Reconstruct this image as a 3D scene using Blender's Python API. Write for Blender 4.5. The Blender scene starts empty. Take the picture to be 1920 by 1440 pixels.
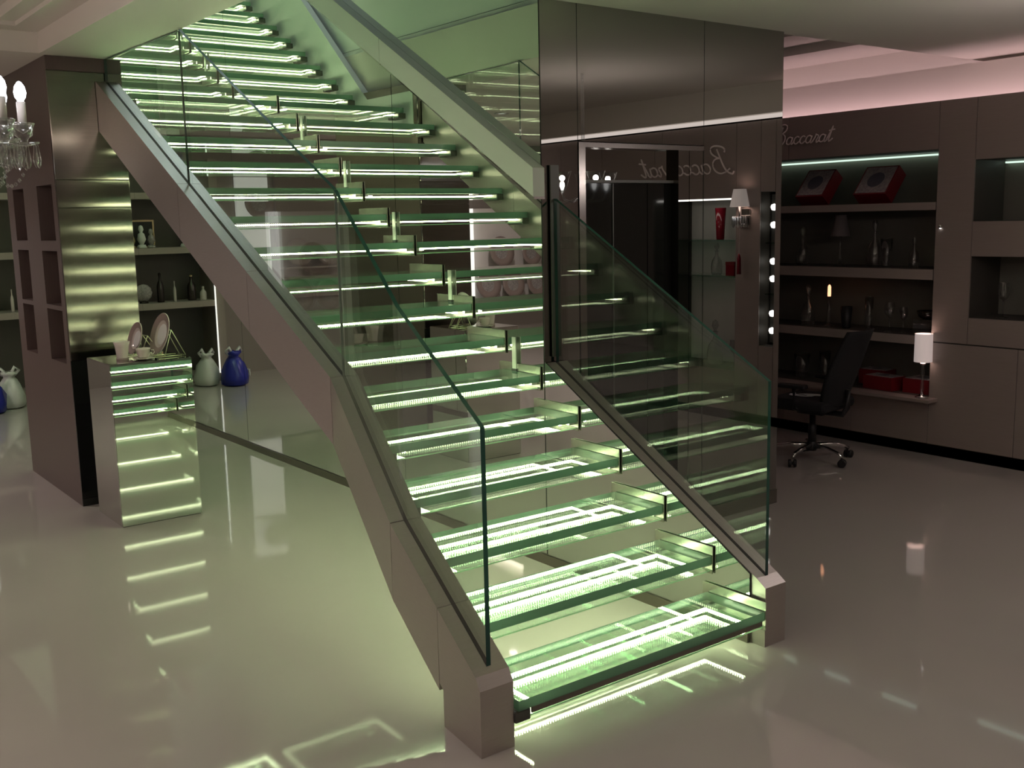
import bpy, math, random
from mathutils import Vector, Matrix
random.seed(7)
PI = math.pi
SC = bpy.context.scene
COL = SC.collection

# ------------------------------------------------------------------ camera
cam_d = bpy.data.cameras.new('camera')
cam = bpy.data.objects.new('camera', cam_d); COL.objects.link(cam)
fwd = Vector((0.59366794, 0.78986079, -0.15387759))
rgt = Vector((0.79720901, -0.60332952, -0.02124352))
upv = Vector((0.10961832, 0.110061, 0.98786153))
M = Matrix(((rgt.x, upv.x, -fwd.x, -3.39820), (rgt.y, upv.y, -fwd.y, -4.25592), (rgt.z, upv.z, -fwd.z, 1.82767), (0, 0, 0, 1)))
cam.matrix_world = M
cam_d.sensor_fit = 'HORIZONTAL'; cam_d.sensor_width = 36.0
cam_d.lens = 36.0 * 1972.8 / 1920.0
cam_d.clip_start = 0.02
SC.camera = cam

# ------------------------------------------------------------------ world, exposure
w = bpy.data.worlds.new('world'); SC.world = w; w.use_nodes = True
w.node_tree.nodes['Background'].inputs[0].default_value = (0.03, 0.028, 0.028, 1)
w.node_tree.nodes['Background'].inputs[1].default_value = 1.0
SC.view_settings.view_transform = 'Standard'; SC.view_settings.look = 'None'
SC.view_settings.exposure = 0.0; SC.view_settings.gamma = 1.0
SC.view_settings.use_curve_mapping = False
cy = SC.cycles
cy.max_bounces = 14; cy.glossy_bounces = 10; cy.diffuse_bounces = 4; cy.transmission_bounces = 8
cy.transparent_max_bounces = 40; cy.caustics_reflective = False; cy.caustics_refractive = False
cy.sample_clamp_indirect = 6.0

LED_L = 27.0          # radiance of the LED strips in the treads
LED_C = (0.91, 1.0, 0.60)

# ------------------------------------------------------------------ materials
MATS = {}
def new_mat(name):
    m = bpy.data.materials.new(name); m.use_nodes = True
    nt = m.node_tree; nt.nodes.clear()
    out = nt.nodes.new('ShaderNodeOutputMaterial')
    MATS[name] = m
    return m, nt, out
def pbr(name, col, rough=0.5, metal=0.0, noise=None, scale=(8, 8, 8), amt=0.15, bump=0.0, ior=1.5, coat=0.0, aniso=0.0, sheen=0.0, nscale=6.0):
    """principled material; noise = second colour mixed by object-space noise"""
    m, nt, out = new_mat(name)
    b = nt.nodes.new('ShaderNodeBsdfPrincipled')
    b.inputs['Base Color'].default_value = (*col, 1); b.inputs['Roughness'].default_value = rough
    b.inputs['Metallic'].default_value = metal; b.inputs['IOR'].default_value = ior
    if coat: b.inputs['Coat Weight'].default_value = coat; b.inputs['Coat Roughness'].default_value = 0.05
    if aniso: b.inputs['Anisotropic'].default_value = aniso; b.inputs['Anisotropic Rotation'].default_value = 0.0
    nt.links.new(b.outputs[0], out.inputs[0])
    if noise is not None or bump:
        tc = nt.nodes.new('ShaderNodeTexCoord'); mp = nt.nodes.new('ShaderNodeMapping')
        mp.inputs['Scale'].default_value = scale
        nz = nt.nodes.new('ShaderNodeTexNoise'); nz.inputs['Scale'].default_value = nscale; nz.inputs['Detail'].default_value = 4
        nt.links.new(tc.outputs['Object'], mp.inputs[0]); nt.links.new(mp.outputs[0], nz.inputs[0])
        if noise is not None:
            rp = nt.nodes.new('ShaderNodeValToRGB')
            rp.color_ramp.elements[0].position = 0.5 - amt * 1.6; rp.color_ramp.elements[1].position = 0.5 + amt * 1.6
            rp.color_ramp.elements[0].color = (*col, 1); rp.color_ramp.elements[1].color = (*noise, 1)
            nt.links.new(nz.outputs[0], rp.inputs[0]); nt.links.new(rp.outputs[0], b.inputs['Base Color'])
        if bump:
            bp = nt.nodes.new('ShaderNodeBump'); bp.inputs['Strength'].default_value = bump; bp.inputs['Distance'].default_value = 0.01
            nt.links.new(nz.outputs[0], bp.inputs['Height']); nt.links.new(bp.outputs[0], b.inputs['Normal'])
    return m
def glass(name, tint, ior=1.5, rough=0.0, boost=1.0):
    """clear pane: tinted straight-through light plus fresnel reflection"""
    m, nt, out = new_mat(name)
    tr = nt.nodes.new('ShaderNodeBsdfTransparent'); tr.inputs[0].default_value = (*tint, 1)
    gl = nt.nodes.new('ShaderNodeBsdfGlossy'); gl.inputs['Roughness'].default_value = rough
    gl.inputs[0].default_value = (1, 1, 1, 1)
    lw = nt.nodes.new('ShaderNodeLayerWeight'); lw.inputs['Blend'].default_value = 0.5
    pw = nt.nodes.new('ShaderNodeMath'); pw.operation = 'POWER'; pw.inputs[1].default_value = 4.0
    ml = nt.nodes.new('ShaderNodeMath'); ml.operation = 'MULTIPLY_ADD'
    r0 = ((ior - 1) / (ior + 1)) ** 2
    ml.inputs[1].default_value = (1 - r0) * boost; ml.inputs[2].default_value = r0 * boost; ml.use_clamp = True
    mx = nt.nodes.new('ShaderNodeMixShader')
    nt.links.new(lw.outputs['Facing'], pw.inputs[0]); nt.links.new(pw.outputs[0], ml.inputs[0])
    nt.links.new(ml.outputs[0], mx.inputs[0]); nt.links.new(tr.outputs[0], mx.inputs[1]); nt.links.new(gl.outputs[0], mx.inputs[2])
    nt.links.new(mx.outputs[0], out.inputs[0])
    return m
def emit(name, col, s):
    m, nt, out = new_mat(name)
    e = nt.nodes.new('ShaderNodeEmission'); e.inputs[0].default_value = (*col, 1); e.inputs[1].default_value = s
    nt.links.new(e.outputs[0], out.inputs[0])
    return m
def led_mat(name, col, s):
    """LED tape: rows of small bright dies along both tape directions"""
    m, nt, out = new_mat(name)
    tc = nt.nodes.new('ShaderNodeTexCoord'); sep = nt.nodes.new('ShaderNodeSeparateXYZ')
    nt.links.new(tc.outputs['Object'], sep.inputs[0])
    ad = nt.nodes.new('ShaderNodeMath'); ad.operation = 'ADD'
    nt.links.new(sep.outputs[0], ad.inputs[0]); nt.links.new(sep.outputs[1], ad.inputs[1])
    mu = nt.nodes.new('ShaderNodeMath'); mu.operation = 'MULTIPLY'; mu.inputs[1].default_value = 2 * PI / 0.0128
    sn = nt.nodes.new('ShaderNodeMath'); sn.operation = 'SINE'
    nt.links.new(ad.outputs[0], mu.inputs[0]); nt.links.new(mu.outputs[0], sn.inputs[0])
    mr = nt.nodes.new('ShaderNodeMapRange'); mr.inputs[1].default_value = -0.3; mr.inputs[2].default_value = 0.5
    mr.inputs[3].default_value = 0.02 * s; mr.inputs[4].default_value = 2.0 * s
    nt.links.new(sn.outputs[0], mr.inputs[0])
    e = nt.nodes.new('ShaderNodeEmission'); e.inputs[0].default_value = (*col, 1)
    nt.links.new(mr.outputs[0], e.inputs[1]); nt.links.new(e.outputs[0], out.inputs[0])
    return m
def edge_mat(name, col, tl=0.5):
    m, nt, out = new_mat(name)
    d = nt.nodes.new('ShaderNodeBsdfPrincipled'); d.inputs['Base Color'].default_value = (*col, 1); d.inputs['Roughness'].default_value = 0.12
    t = nt.nodes.new('ShaderNodeBsdfTranslucent'); t.inputs[0].default_value = (*[min(1, c * 1.7) for c in col], 1)
    mx = nt.nodes.new('ShaderNodeMixShader'); mx.inputs[0].default_value = tl
    nt.links.new(d.outputs[0], mx.inputs[1]); nt.links.new(t.outputs[0], mx.inputs[2]); nt.links.new(mx.outputs[0], out.inputs[0])
    return m
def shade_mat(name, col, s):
    """lamp shade or white surface with a glow added to its colour"""
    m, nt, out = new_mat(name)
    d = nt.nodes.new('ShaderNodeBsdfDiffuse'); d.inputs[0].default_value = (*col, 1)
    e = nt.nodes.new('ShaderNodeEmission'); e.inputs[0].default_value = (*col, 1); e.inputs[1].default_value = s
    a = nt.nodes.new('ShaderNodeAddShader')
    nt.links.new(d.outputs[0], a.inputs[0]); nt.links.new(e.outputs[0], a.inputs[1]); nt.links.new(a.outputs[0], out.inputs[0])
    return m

pbr('floor', (0.45, 0.42, 0.392), 0.045, noise=(0.47, 0.44, 0.41), scale=(1, 1, 1), nscale=1.3, ior=1.5)
pbr('mirror', (0.86, 0.89, 0.845), 0.0, 1.0)
pbr('mirror_smoked', (0.36, 0.355, 0.335), 0.0, 1.0)
pbr('mirror_edge', (0.03, 0.035, 0.03), 0.3)
pbr('mirror_pedestal', (0.74, 0.77, 0.72), 0.0, 1.0)
pbr('ceiling_paint', (0.76, 0.72, 0.66), 0.8)
pbr('shaft_paint', (0.86, 0.88, 0.84), 0.7)
pbr('steel', (0.54, 0.50, 0.47), 0.36, 0.85, noise=(0.49, 0.45, 0.42), scale=(3, 3, 60), amt=0.2)
pbr('steel_column', (0.23, 0.218, 0.19), 0.15, 1.0, noise=(0.19, 0.18, 0.157), scale=(0.6, 0.6, 40), amt=0.2, aniso=0.97)
pbr('steel_plate', (0.56, 0.58, 0.48), 0.24, 0.85)
pbr('steel_polished', (0.75, 0.75, 0.72), 0.08, 1.0)
pbr('steel_satin', (0.62, 0.63, 0.61), 0.38, 1.0)
pbr('steel_dark', (0.10, 0.10, 0.09), 0.4, 0.7)
pbr('bar_metal', (0.66, 0.68, 0.62), 0.45, 0.5)
pbr('rail_metal', (0.60, 0.62, 0.57), 0.5, 0.35)
pbr('steel_jamb', (0.30, 0.28, 0.26), 0.18, 1.0)
pbr('niche_bright', (0.50, 0.50, 0.46), 0.6)
pbr('gasket', (0.012, 0.012, 0.012), 0.6)
pbr('wood', (0.125, 0.090, 0.080), 0.36, noise=(0.10, 0.073, 0.066), scale=(30, 30, 1.2), amt=0.25)
pbr('wood_grey', (0.31, 0.258, 0.235), 0.40, noise=(0.275, 0.228, 0.208), scale=(4, 1.0, 30), amt=0.25)
pbr('wood_shelf', (0.36, 0.31, 0.28), 0.45, noise=(0.32, 0.275, 0.25), scale=(20, 1.0, 20), amt=0.25)
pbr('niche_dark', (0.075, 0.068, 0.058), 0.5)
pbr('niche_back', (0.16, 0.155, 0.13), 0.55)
pbr('door_black', (0.012, 0.013, 0.012), 0.04, ior=1.5)
pbr('wall_paint', (0.30, 0.27, 0.25), 0.7)
pbr('wall_pale', (0.62, 0.56, 0.53), 0.7)
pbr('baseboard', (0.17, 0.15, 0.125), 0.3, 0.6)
pbr('black_plastic', (0.012, 0.012, 0.013), 0.45)
pbr('black_fabric', (0.010, 0.010, 0.012), 0.9, noise=(0.018, 0.018, 0.02), scale=(60, 60, 60), amt=0.2)
pbr('chrome', (0.8, 0.8, 0.8), 0.08, 1.0)
pbr('red_box', (0.16, 0.005, 0.009), 0.45)
pbr('red_glass', (0.20, 0.01, 0.02), 0.1)
pbr('box_card', (0.42, 0.39, 0.37), 0.4, noise=(0.22, 0.21, 0.22), scale=(9, 9, 9), amt=0.12)
pbr('box_print', (0.10, 0.10, 0.13), 0.4)
pbr('porcelain', (0.62, 0.56, 0.52), 0.15, coat=0.3)
pbr('porcelain_band', (0.30, 0.24, 0.22), 0.2)
pbr('brass_wire', (0.55, 0.55, 0.38), 0.3, 1.0)
pbr('bag_white', (0.75, 0.76, 0.74), 0.35)
pbr('bag_blue', (0.02, 0.03, 0.35), 0.3)
pbr('candle_sleeve', (0.75, 0.72, 0.70), 0.5)
pbr('tag_paper', (0.75, 0.74, 0.78), 0.7)
pbr('bottle_dark', (0.02, 0.015, 0.012), 0.1)
pbr('bottle_gold', (0.55, 0.45, 0.25), 0.25, 0.6)
pbr('sign_metal', (0.92, 0.82, 0.80), 0.4, 0.0)
pbr('display_white', (0.80, 0.77, 0.75), 0.6)
glass('glass_clear', (0.90, 0.955, 0.915), 1.52, boost=1.0)
glass('glass_tread', (0.86, 0.95, 0.885), 1.52, boost=1.1)
glass('glass_crystal', (0.84, 0.85, 0.85), 1.6, rough=0.03, boost=2.2)
glass('glass_shelf', (0.70, 0.85, 0.78), 1.52)
edge_mat('glass_edge_tread', (0.12, 0.205, 0.155), 0.38)
edge_mat('glass_edge_dark', (0.025, 0.075, 0.065), 0.3)
edge_mat('glass_edge_pane', (0.35, 0.55, 0.36), 0.6)
led_mat('led', LED_C, LED_L)
emit('bulb', (0.92, 0.93, 1.0), 14.0)
emit('bulb_vanity', (1.0, 0.98, 0.95), 6.0)
emit('cove_pink', (1.0, 0.66, 0.70), 8.5)
emit('cove_pink_soft', (1.0, 0.70, 0.76), 4.0)
emit('tray_fill', (1.0, 0.83, 0.76), 30.0)  # for the unseen strips added to brighten the tray
emit('slot_white', (1.0, 0.88, 0.84), 1.6)
emit('niche_led', (0.75, 1.0, 0.82), 1.1)
emit('niche_lamp', (1.0, 0.95, 0.88), 6.0)
emit('candle_glow', (1.0, 0.42, 0.22), 2.2)
shade_mat('lamp_shade', (0.95, 0.80, 0.76), 0.32)
shade_mat('sconce_shade', (0.95, 0.85, 0.82), 0.35)
shade_mat('panel_glow', (0.92, 0.86, 0.86), 0.42)  # light falling on the white panel, put in as its own glow
shade_mat('strip_white', (1.0, 0.98, 0.96), 0.95)
pbr('shade_dark', (0.14, 0.12, 0.12), 0.8)

# ------------------------------------------------------------------ helpers
def mesh_obj(name, verts, faces, mat, parent=None, smooth=False, mats=None, fmat=None):
    me = bpy.data.meshes.new(name); me.from_pydata([tuple(v) for v in verts], [], faces)
    for mm in (mats or [mat]): me.materials.append(MATS[mm])
    if fmat: 
        for p, k in zip(me.polygons, fmat): p.material_index = k
    if smooth:
        for p in me.polygons: p.use_smooth = True
    me.update()
    o = bpy.data.objects.new(name, me); COL.objects.link(o)
    if parent is not None:
        o.parent = parent
    return o
def tag(o, label, cat, group=None):
    o['label'] = label; o['category'] = cat
    if group: o['group'] = group
    return o
def thing(name, label, cat, loc=(0, 0, 0), rz=0.0, group=None):
    o = bpy.data.objects.new(name, None); COL.objects.link(o)
    o.empty_display_size = 0.1
    o.location = loc; o.rotation_euler = (0, 0, rz)
    return tag(o, label, cat, group)
def struct(o):
    o['kind'] = 'structure'; return o
def copy_tree(o, parent=None):
    c = o.copy(); COL.objects.link(c); c.parent = parent
    for ch in list(o.children): copy_tree(ch, c)
    return c
BF = [(0, 3, 2, 1), (4, 5, 6, 7), (0, 1, 5, 4), (1, 2, 6, 5), (2, 3, 7, 6), (3, 0, 4, 7)]
def bv(x0, x1, y0, y1, z0, z1):
    return [(x0, y0, z0), (x1, y0, z0), (x1, y1, z0), (x0, y1, z0), (x0, y0, z1), (x1, y0, z1), (x1, y1, z1), (x0, y1, z1)]
def box(name, x0, x1, y0, y1, z0, z1, mat, parent=None):
    return mesh_obj(name, bv(x0, x1, y0, y1, z0, z1), BF, mat, parent)
def boxes(name, L, mat, parent=None, sub='section'):
    """several boxes: one object each; without a parent the first one carries the others"""
    first = box(name, *L[0], mat, parent)
    for b in L[1:]:
        box(sub if parent is None else name, *b, mat, parent or first)
    return first
def bbox(name, x0, x1, y0, y1, z0, z1, mat, parent=None, r=0.01, seg=2):
    o = box(name, x0, x1, y0, y1, z0, z1, mat, parent)
    md = o.modifiers.new('bevel', 'BEVEL'); md.width = r; md.segments = seg
    return o
def prism_yz(name, poly, x0, x1, mat, parent=None, mats=None, edge=False):
    """polygon in (y,z) extruded along x; edge=True puts the rim in material slot 1"""
    n = len(poly)
    V = [(x0, y, z) for y, z in poly] + [(x1, y, z) for y, z in poly]
    F = [tuple(range(n - 1, -1, -1)), tuple(range(n, 2 * n))] + [(i, (i + 1) % n, n + (i + 1) % n, n + i) for i in range(n)]
    return mesh_obj(name, V, F, mat, parent, mats=mats, fmat=([0, 0] + [1] * n) if edge else None)
def prism_xy(name, poly, z0, z1, mat, parent=None, mats=None, edge=False):
    n = len(poly)
    V = [(x, y, z0) for x, y in poly] + [(x, y, z1) for x, y in poly]
    F = [tuple(range(n - 1, -1, -1)), tuple(range(n, 2 * n))] + [(i, (i + 1) % n, n + (i + 1) % n, n + i) for i in range(n)]
    return mesh_obj(name, V, F, mat, parent, mats=mats, fmat=([0, 0] + [1] * n) if edge else None)
def prism_xz(name, poly, y0, y1, mat, parent=None):
    n = len(poly)
    V = [(x, y0, z) for x, z in poly] + [(x, y1, z) for x, z in poly]
    F = [tuple(range(n)), tuple(range(2 * n - 1, n - 1, -1))] + [(i, n + i, n + (i + 1) % n, (i + 1) % n) for i in range(n)]
    return mesh_obj(name, V, F, mat, parent)
def lathe_geo(prof, seg=16, c=(0, 0, 0)):
    V, F = [], []
    for (r, z) in prof:
        for k in range(seg):
            a = 2 * PI * k / seg; V.append((c[0] + r * math.cos(a), c[1] + r * math.sin(a), c[2] + z))
    for i in range(len(prof) - 1):
        for k in range(seg):
            k2 = (k + 1) % seg
            F.append((i * seg + k, i * seg + k2, (i + 1) * seg + k2, (i + 1) * seg + k))
    return V, F
def lathe(name, prof, mat, parent=None, c=(0, 0, 0), seg=16, caps=True):
    V, F = lathe_geo(prof, seg, c)
    if caps:
        if prof[0][0] > 1e-4: F.append(tuple(range(seg - 1, -1, -1)))
        n = (len(prof) - 1) * seg
        if prof[-1][0] > 1e-4: F.append(tuple(range(n, n + seg)))
    o = mesh_obj(name, V, F, mat, parent, smooth=True)
    return o
def tube_geo(path, r, seg=6):
    path = [Vector(p) for p in path]; V, F = [], []
    for i, p in enumerate(path):
        a = path[max(0, i - 1)]; b = path[min(len(path) - 1, i + 1)]
        t = (b - a).normalized() if (b - a).length > 1e-9 else Vector((0, 0, 1))
        u = t.cross(Vector((0, 0, 1)))
        if u.length < 0.05: u = t.cross(Vector((0, 1, 0)))
        u.normalize(); v = t.cross(u)
        rr = r[i] if isinstance(r, (list, tuple)) else r
        for k in range(seg):
            an = 2 * PI * k / seg; V.append(p + u * rr * math.cos(an) + v * rr * math.sin(an))
    n = len(path)
    for i in range(n - 1):
        for k in range(seg):
            k2 = (k + 1) % seg; F.append((i * seg + k, i * seg + k2, (i + 1) * seg + k2, (i + 1) * seg + k))
    F.append(tuple(range(seg - 1, -1, -1))); F.append(tuple(range((n - 1) * seg, n * seg)))
    return V, F
def tube(name, path, r, mat, parent=None, seg=6):
    V, F = tube_geo(path, r, seg)
    return mesh_obj(name, V, F, mat, parent, smooth=True)
def tubes(name, paths, r, mat, parent=None, seg=6):
    V, F = [], []
    for p in paths:
        v, f = tube_geo(p, r, seg); n = len(V); V += v; F += [tuple(i + n for i in q) for q in f]
    return mesh_obj(name, V, F, mat, parent, smooth=True)
def point_light(name, loc, power, col, parent=None, r=0.02):
    d = bpy.data.lights.new(name, 'POINT'); d.energy = power; d.color = col; d.shadow_soft_size = r
    o = bpy.data.objects.new(name, d); COL.objects.link(o); o.location = loc
    if parent is not None: o.parent = parent
    return o

# ================================================================== STRUCTURE
H = 2.91                                   # ceiling height
YC = -0.02                                 # plane of the mirrored lift front
struct(box('floor', -7.0, 4.6, -7.4, 8.6, -0.12, 0.0, 'floor'))

# ---- main mirror wall beside the stairs (plane x = 0)
def Z(y): return 1.109 + 0.569 * y          # top line of the stringers
def RL(y): return 1.955 + 0.569 * y         # line of the balustrade top / handrail underside
wall = struct(box('wall_stair', 0.02, 0.16, 0.0, 8.3, 0.0, 7.4, 'wall_paint'))
SEAM = [YC + 0.003, 1.42, 3.93, 6.4, 8.28]
GAP = 0.003
for a, b in zip(SEAM[:-1], SEAM[1:]):
    a2, b2 = a + GAP, b - GAP
    top = [(b2, min(RL(b2) + 0.07, 7.38)), (a2, RL(a2) + 0.07)]
    prism_yz('mirror_panel', [(a2, 0.055), (b2, 0.055)] + top, 0.0, 0.008, None, wall, mats=['mirror', 'mirror_edge'], edge=True)
prism_yz('mirror_panel', [(YC + 0.006, RL(YC) + 0.073), (8.27, RL(8.27) + 0.073), (8.27, 7.38), (YC + 0.006, 7.38)], 0.0, 0.008, None, wall, mats=['mirror', 'mirror_edge'], edge=True)
# mirrored cheek under the near stringer
prism_yz('mirror_panel', [(-1.40, 0.055), (YC - 0.003, 0.055), (YC - 0.003, Z(YC) - 0.004), (-1.40, Z(-1.40) - 0.004)], 0.0, 0.008, None, wall, mats=['mirror', 'mirror_edge'], edge=True)
box('joint_backing', 0.009, 0.019, 0.02, 8.28, 0.0, 7.4, 'mirror_edge', wall)
struct(box('baseboard_stair', -0.010, 0.008, -1.40, 8.28, 0.0, 0.052, 'baseboard'))

# ---- lift block with smoked mirror front (plane y = YC)
CX = 1.885
lift = struct(boxes('wall_lift', [(0.16, 0.245, 0.02, 2.2, 0, H + 0.2), (1.20, CX, 0.02, 2.2, 0, H + 0.2), (0.245, 1.20, 0.02, 2.2, 2.22, H + 0.2), (0.245, 1.20, 0.5, 2.2, 0, 2.22)], 'wall_paint'))
for (x0, x1, z0, z1) in ((0.003, 0.243, 0.09, H), (0.247, 1.19, 2.225, H), (1.194, CX, 0.09, H)):
    mesh_obj('mirror_panel', bv(x0, x1, YC, 0.018, z0, z1), BF, None, lift, mats=['mirror_smoked', 'mirror_edge'], fmat=[1, 1, 0, 1, 1, 1])
struct(boxes('baseboard_lift', [(0.15, 0.245, YC - 0.008, 0.018, 0, 0.088), (1.194, CX, YC - 0.008, 0.018, 0, 0.088)], 'baseboard'))
dr = struct(boxes('door_1', [(0.247, 0.292, YC - 0.006, 0.12, 0, 2.22), (0.292, 1.19, YC - 0.006, 0.12, 2.195, 2.22)], 'steel_jamb'))
box('jamb_panel', 0.99, 1.075, YC + 0.002, 0.12, 0, 2.195, 'mirror_smoked', dr)
box('jamb_panel', 1.079, 1.19, YC + 0.002, 0.12, 0, 2.195, 'mirror_smoked', dr)
box('transom', 0.292, 0.99, 0.03, 0.05, 2.03, 2.195, 'mirror_smoked', dr)
box('transom_rail', 0.292, 0.99, 0.02, 0.05, 2.015, 2.03, 'steel_dark', dr)
for (x0, x1) in ((0.292, 0.536), (0.546, 0.80), (0.806, 0.99)):
    box('door_leaf', x0, x1, 0.04, 0.07, 0.01, 2.013, 'door_black', dr)
box('leaf_seal', 0.537, 0.545, 0.035, 0.07, 0.01, 2.013, 'steel_dark', dr)
box('threshold', 0.292, 0.99, YC, 0.12, 0.0, 0.008, 'steel_dark', dr)

# ---- ceiling
struct(box('ceiling', 0.0, 4.6, -7.4, 0.035, H, H + 0.3, 'ceiling_paint'))                       # over the right half
struct(box('ceiling_beam', -1.64, -1.19, -0.02, 8.6, H, H + 0.35, 'ceiling_paint'))               # along the stair opening
struct(box('ceiling_front', -1.64, 0.0, -7.4, -0.02, H, H + 0.3, 'ceiling_paint'))
struct(box('ceiling_back', -7.0, -1.64, 2.88, 8.6, H, H + 0.3, 'ceiling_paint'))
struct(boxes('ceiling_left', [(-7.0, -5.2, -7.4, 2.88, H, H + 0.3), (-5.2, -1.64, -7.4, -4.6, H, H + 0.3)], 'ceiling_paint'))
# stepped tray left of the stairs
struct(boxes('trim_1', [(-1.80, -1.64, -4.6, 2.88, 3.035, 3.2), (-5.2, -5.04, -4.6, 2.88, 3.035, 3.2), (-5.04, -1.80, 2.72, 2.88, 3.035, 3.2), (-5.04, -1.80, -4.6, -4.44, 3.035, 3.2)], 'ceiling_paint'))
struct(boxes('trim_2', [(-1.90, -1.80, -4.44, 2.72, 3.06, 3.2), (-5.04, -4.94, -4.44, 2.72, 3.06, 3.2), (-4.94, -1.90, 2.62, 2.72, 3.06, 3.2), (-4.94, -1.90, -4.44, -4.34, 3.06, 3.2)], 'ceiling_paint'))
struct(box('ceiling_tray', -5.2, -1.64, -4.6, 2.88, 3.12, 3.2, 'ceiling_paint'))
tag(box('cove_or_fill_light', -5.19, -5.16, -4.4, 2.8, 2.97, 2.985, 'tray_fill'), 'added warm fill strip along the left side of the ceiling tray', 'light')  # unseen strip added to brighten the tray ceiling
tag(box('cove_or_fill_light', -5.0, -1.8, -4.59, -4.56, 2.97, 2.985, 'tray_fill'), 'added warm fill strip along the front of the ceiling tray', 'light')  # second added strip, also out of view, lifting the tray
# stepped tray over the right-hand shop, with the pink cove above the cabinets
struct(boxes('trim_3', [(1.9, 3.0, 0.035, 4.2, 3.20, 3.3), (3.0, 3.45, 0.035, 4.2, 3.10, 3.3), (3.45, 4.05, 0.035, 4.2, 3.04, 3.3), (4.05, 5.0, 0.035, 4.2, 3.13, 3.3)], 'ceiling_paint'))
# ---- stair shaft above the ceiling
sh = struct(boxes('wall_shaft', [(-1.26, -1.21, -0.02, 8.6, 3.302, 7.4)], 'shaft_paint'))
box('shaft_fascia', -1.26, -1.205, -0.02, 8.6, H + 0.001, 3.296, 'shaft_paint', sh)
struct(boxes('wall_shaft_end', [(-1.21, 0.0, -0.12, -0.021, H, 7.4), (-1.21, 0.0, 8.3, 8.4, 0, 7.4)], 'shaft_paint'))
struct(box('ceiling_shaft', -1.26, 0.16, -0.12, 8.6, 7.4, 7.5, 'shaft_paint'))

# ---- outer walls
struct(box('wall_back', -7.0, 0.02, 8.3, 8.42, 0, H, 'wall_paint'))
struct(box('wall_left', -7.1, -7.0, -7.4, 8.6, 0, H, 'wall_pale'))
struct(box('wall_front', -7.0, 4.6, -7.5, -7.4, 0, H, 'wall_paint'))
struct(box('wall_far', 1.885, 4.7, 4.2, 4.3, 0, 3.3, 'wall_paint'))

# ---- right wall: cabinets and lit niches (plane x = WX)
WX = 3.82
def niche_wall(name, y0, y1, z0, z1, holes, x, depth, mats):
    ys = sorted({y0, y1, *[h[0] for h in holes], *[h[1] for h in holes]})
    zs = sorted({z0, z1, *[h[2] for h in holes], *[h[3] for h in holes]})
    V, F, K = [], [], []
    def quad(a, b, c, d, k):
        n = len(V); V.extend((a, b, c, d)); F.append((n, n + 1, n + 2, n + 3)); K.append(k)
    for i in range(len(ys) - 1):
        for j in range(len(zs) - 1):
            yc, zc = (ys[i] + ys[i + 1]) / 2, (zs[j] + zs[j + 1]) / 2
            if any(h[0] < yc < h[1] and h[2] < zc < h[3] for h in holes): continue
            quad((x, ys[i], zs[j]), (x, ys[i], zs[j + 1]), (x, ys[i + 1], zs[j + 1]), (x, ys[i + 1], zs[j]), 0)
    for (a, b, c, d) in holes:
        X = x + depth
        quad((X, a, c), (X, a, d), (X, b, d), (X, b, c), 1)
        quad((x, a, c), (X, a, c), (X, b, c), (x, b, c), 2); quad((x, a, d), (x, b, d), (X, b, d), (X, a, d), 2)
        quad((x, a, c), (x, a, d), (X, a, d), (X, a, c), 2); quad((x, b, c), (X, b, c), (X, b, d), (x, b, d), 2)
    X = x + depth + 0.05
    quad((X, y0, z0), (X, y1, z0), (X, y1, z1), (X, y0, z1), 0)
    quad((x, y0, z1), (x, y1, z1), (x + 0.03, y1, z1), (x + 0.03, y0, z1), 0)
    quad((x + 0.03, y0, z1), (x + 0.03, y1, z1), (x + 0.03, y1, z1 - 0.12), (x + 0.03, y0, z1 - 0.12), 0)
    return mesh_obj(name, V, F, None, mats=mats, fmat=K)
NY1 = 2.75
holes = [(0.11, NY1, 1.895, 2.27), (0.11, NY1, 1.40, 1.835), (0.11, NY1, 0.90, 1.32), (0.11, NY1, 0.44, 0.83),
         (-1.35, -0.18, 1.75, 2.18), (-1.35, -0.18, 1.06, 1.50),
         (-1.78, -1.62, 0.70, 2.02), (-2.95, -2.05, 0.45, 1.98)]
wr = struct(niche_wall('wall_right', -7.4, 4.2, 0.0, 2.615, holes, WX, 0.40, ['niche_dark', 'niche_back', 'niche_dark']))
PX = 0.014
def panel(y0, y1, z0, z1, mat='wood_grey', nm='wall_panel'):
    return box(nm, WX - PX, WX - 0.0005, y0 + 0.002, y1 - 0.002, z0 + 0.002, z1 - 0.002, mat, wr)
box('niche_lining', WX + 0.385, WX + 0.398, -2.945, -2.055, 0.455, 1.975, 'niche_bright', wr)
panel(0.105, 1.45, 2.27, 2.615); panel(1.45, 4.2, 2.27, 2.615)
panel(-0.18, 0.105, 0.865, 2.615)
panel(-1.35, -0.18, 2.18, 2.615); panel(-1.35, -0.18, 1.50, 1.75); panel(-1.35, -0.18, 0.865, 1.06)
for z0, z1 in ((1.835, 1.895), (1.32, 1.40), (0.83, 0.90)): panel(0.11, NY1, z0, z1, 'wood_shelf', 'shelf_edge')
for y0, y1 in ((0.105, 0.78), (0.78, 1.45), (1.45, 2.10), (2.10, NY1)): panel(y0, y1, 0.085, 0.44, nm='cabinet_door')
for y0, y1 in ((-0.56, 0.105), (-1.21, -0.56)): panel(y0, y1, 0.085, 0.858, nm='cabinet_door')
panel(NY1, 4.2, 0.085, 2.27)
panel(-1.62, -1.35, 0.085, 2.615); panel(-1.78, -1.62, 2.02, 2.615); panel(-1.78, -1.62, 0.085, 0.70)
panel(-2.05, -1.78, 0.085, 2.615)
panel(-2.95, -2.05, 1.98, 2.615); panel(-2.95, -2.05, 0.085, 0.45)
for k in range(6): panel(-2.95 - 0.742 * (k + 1), -2.95 - 0.742 * k, 0.085, 2.615)
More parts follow.
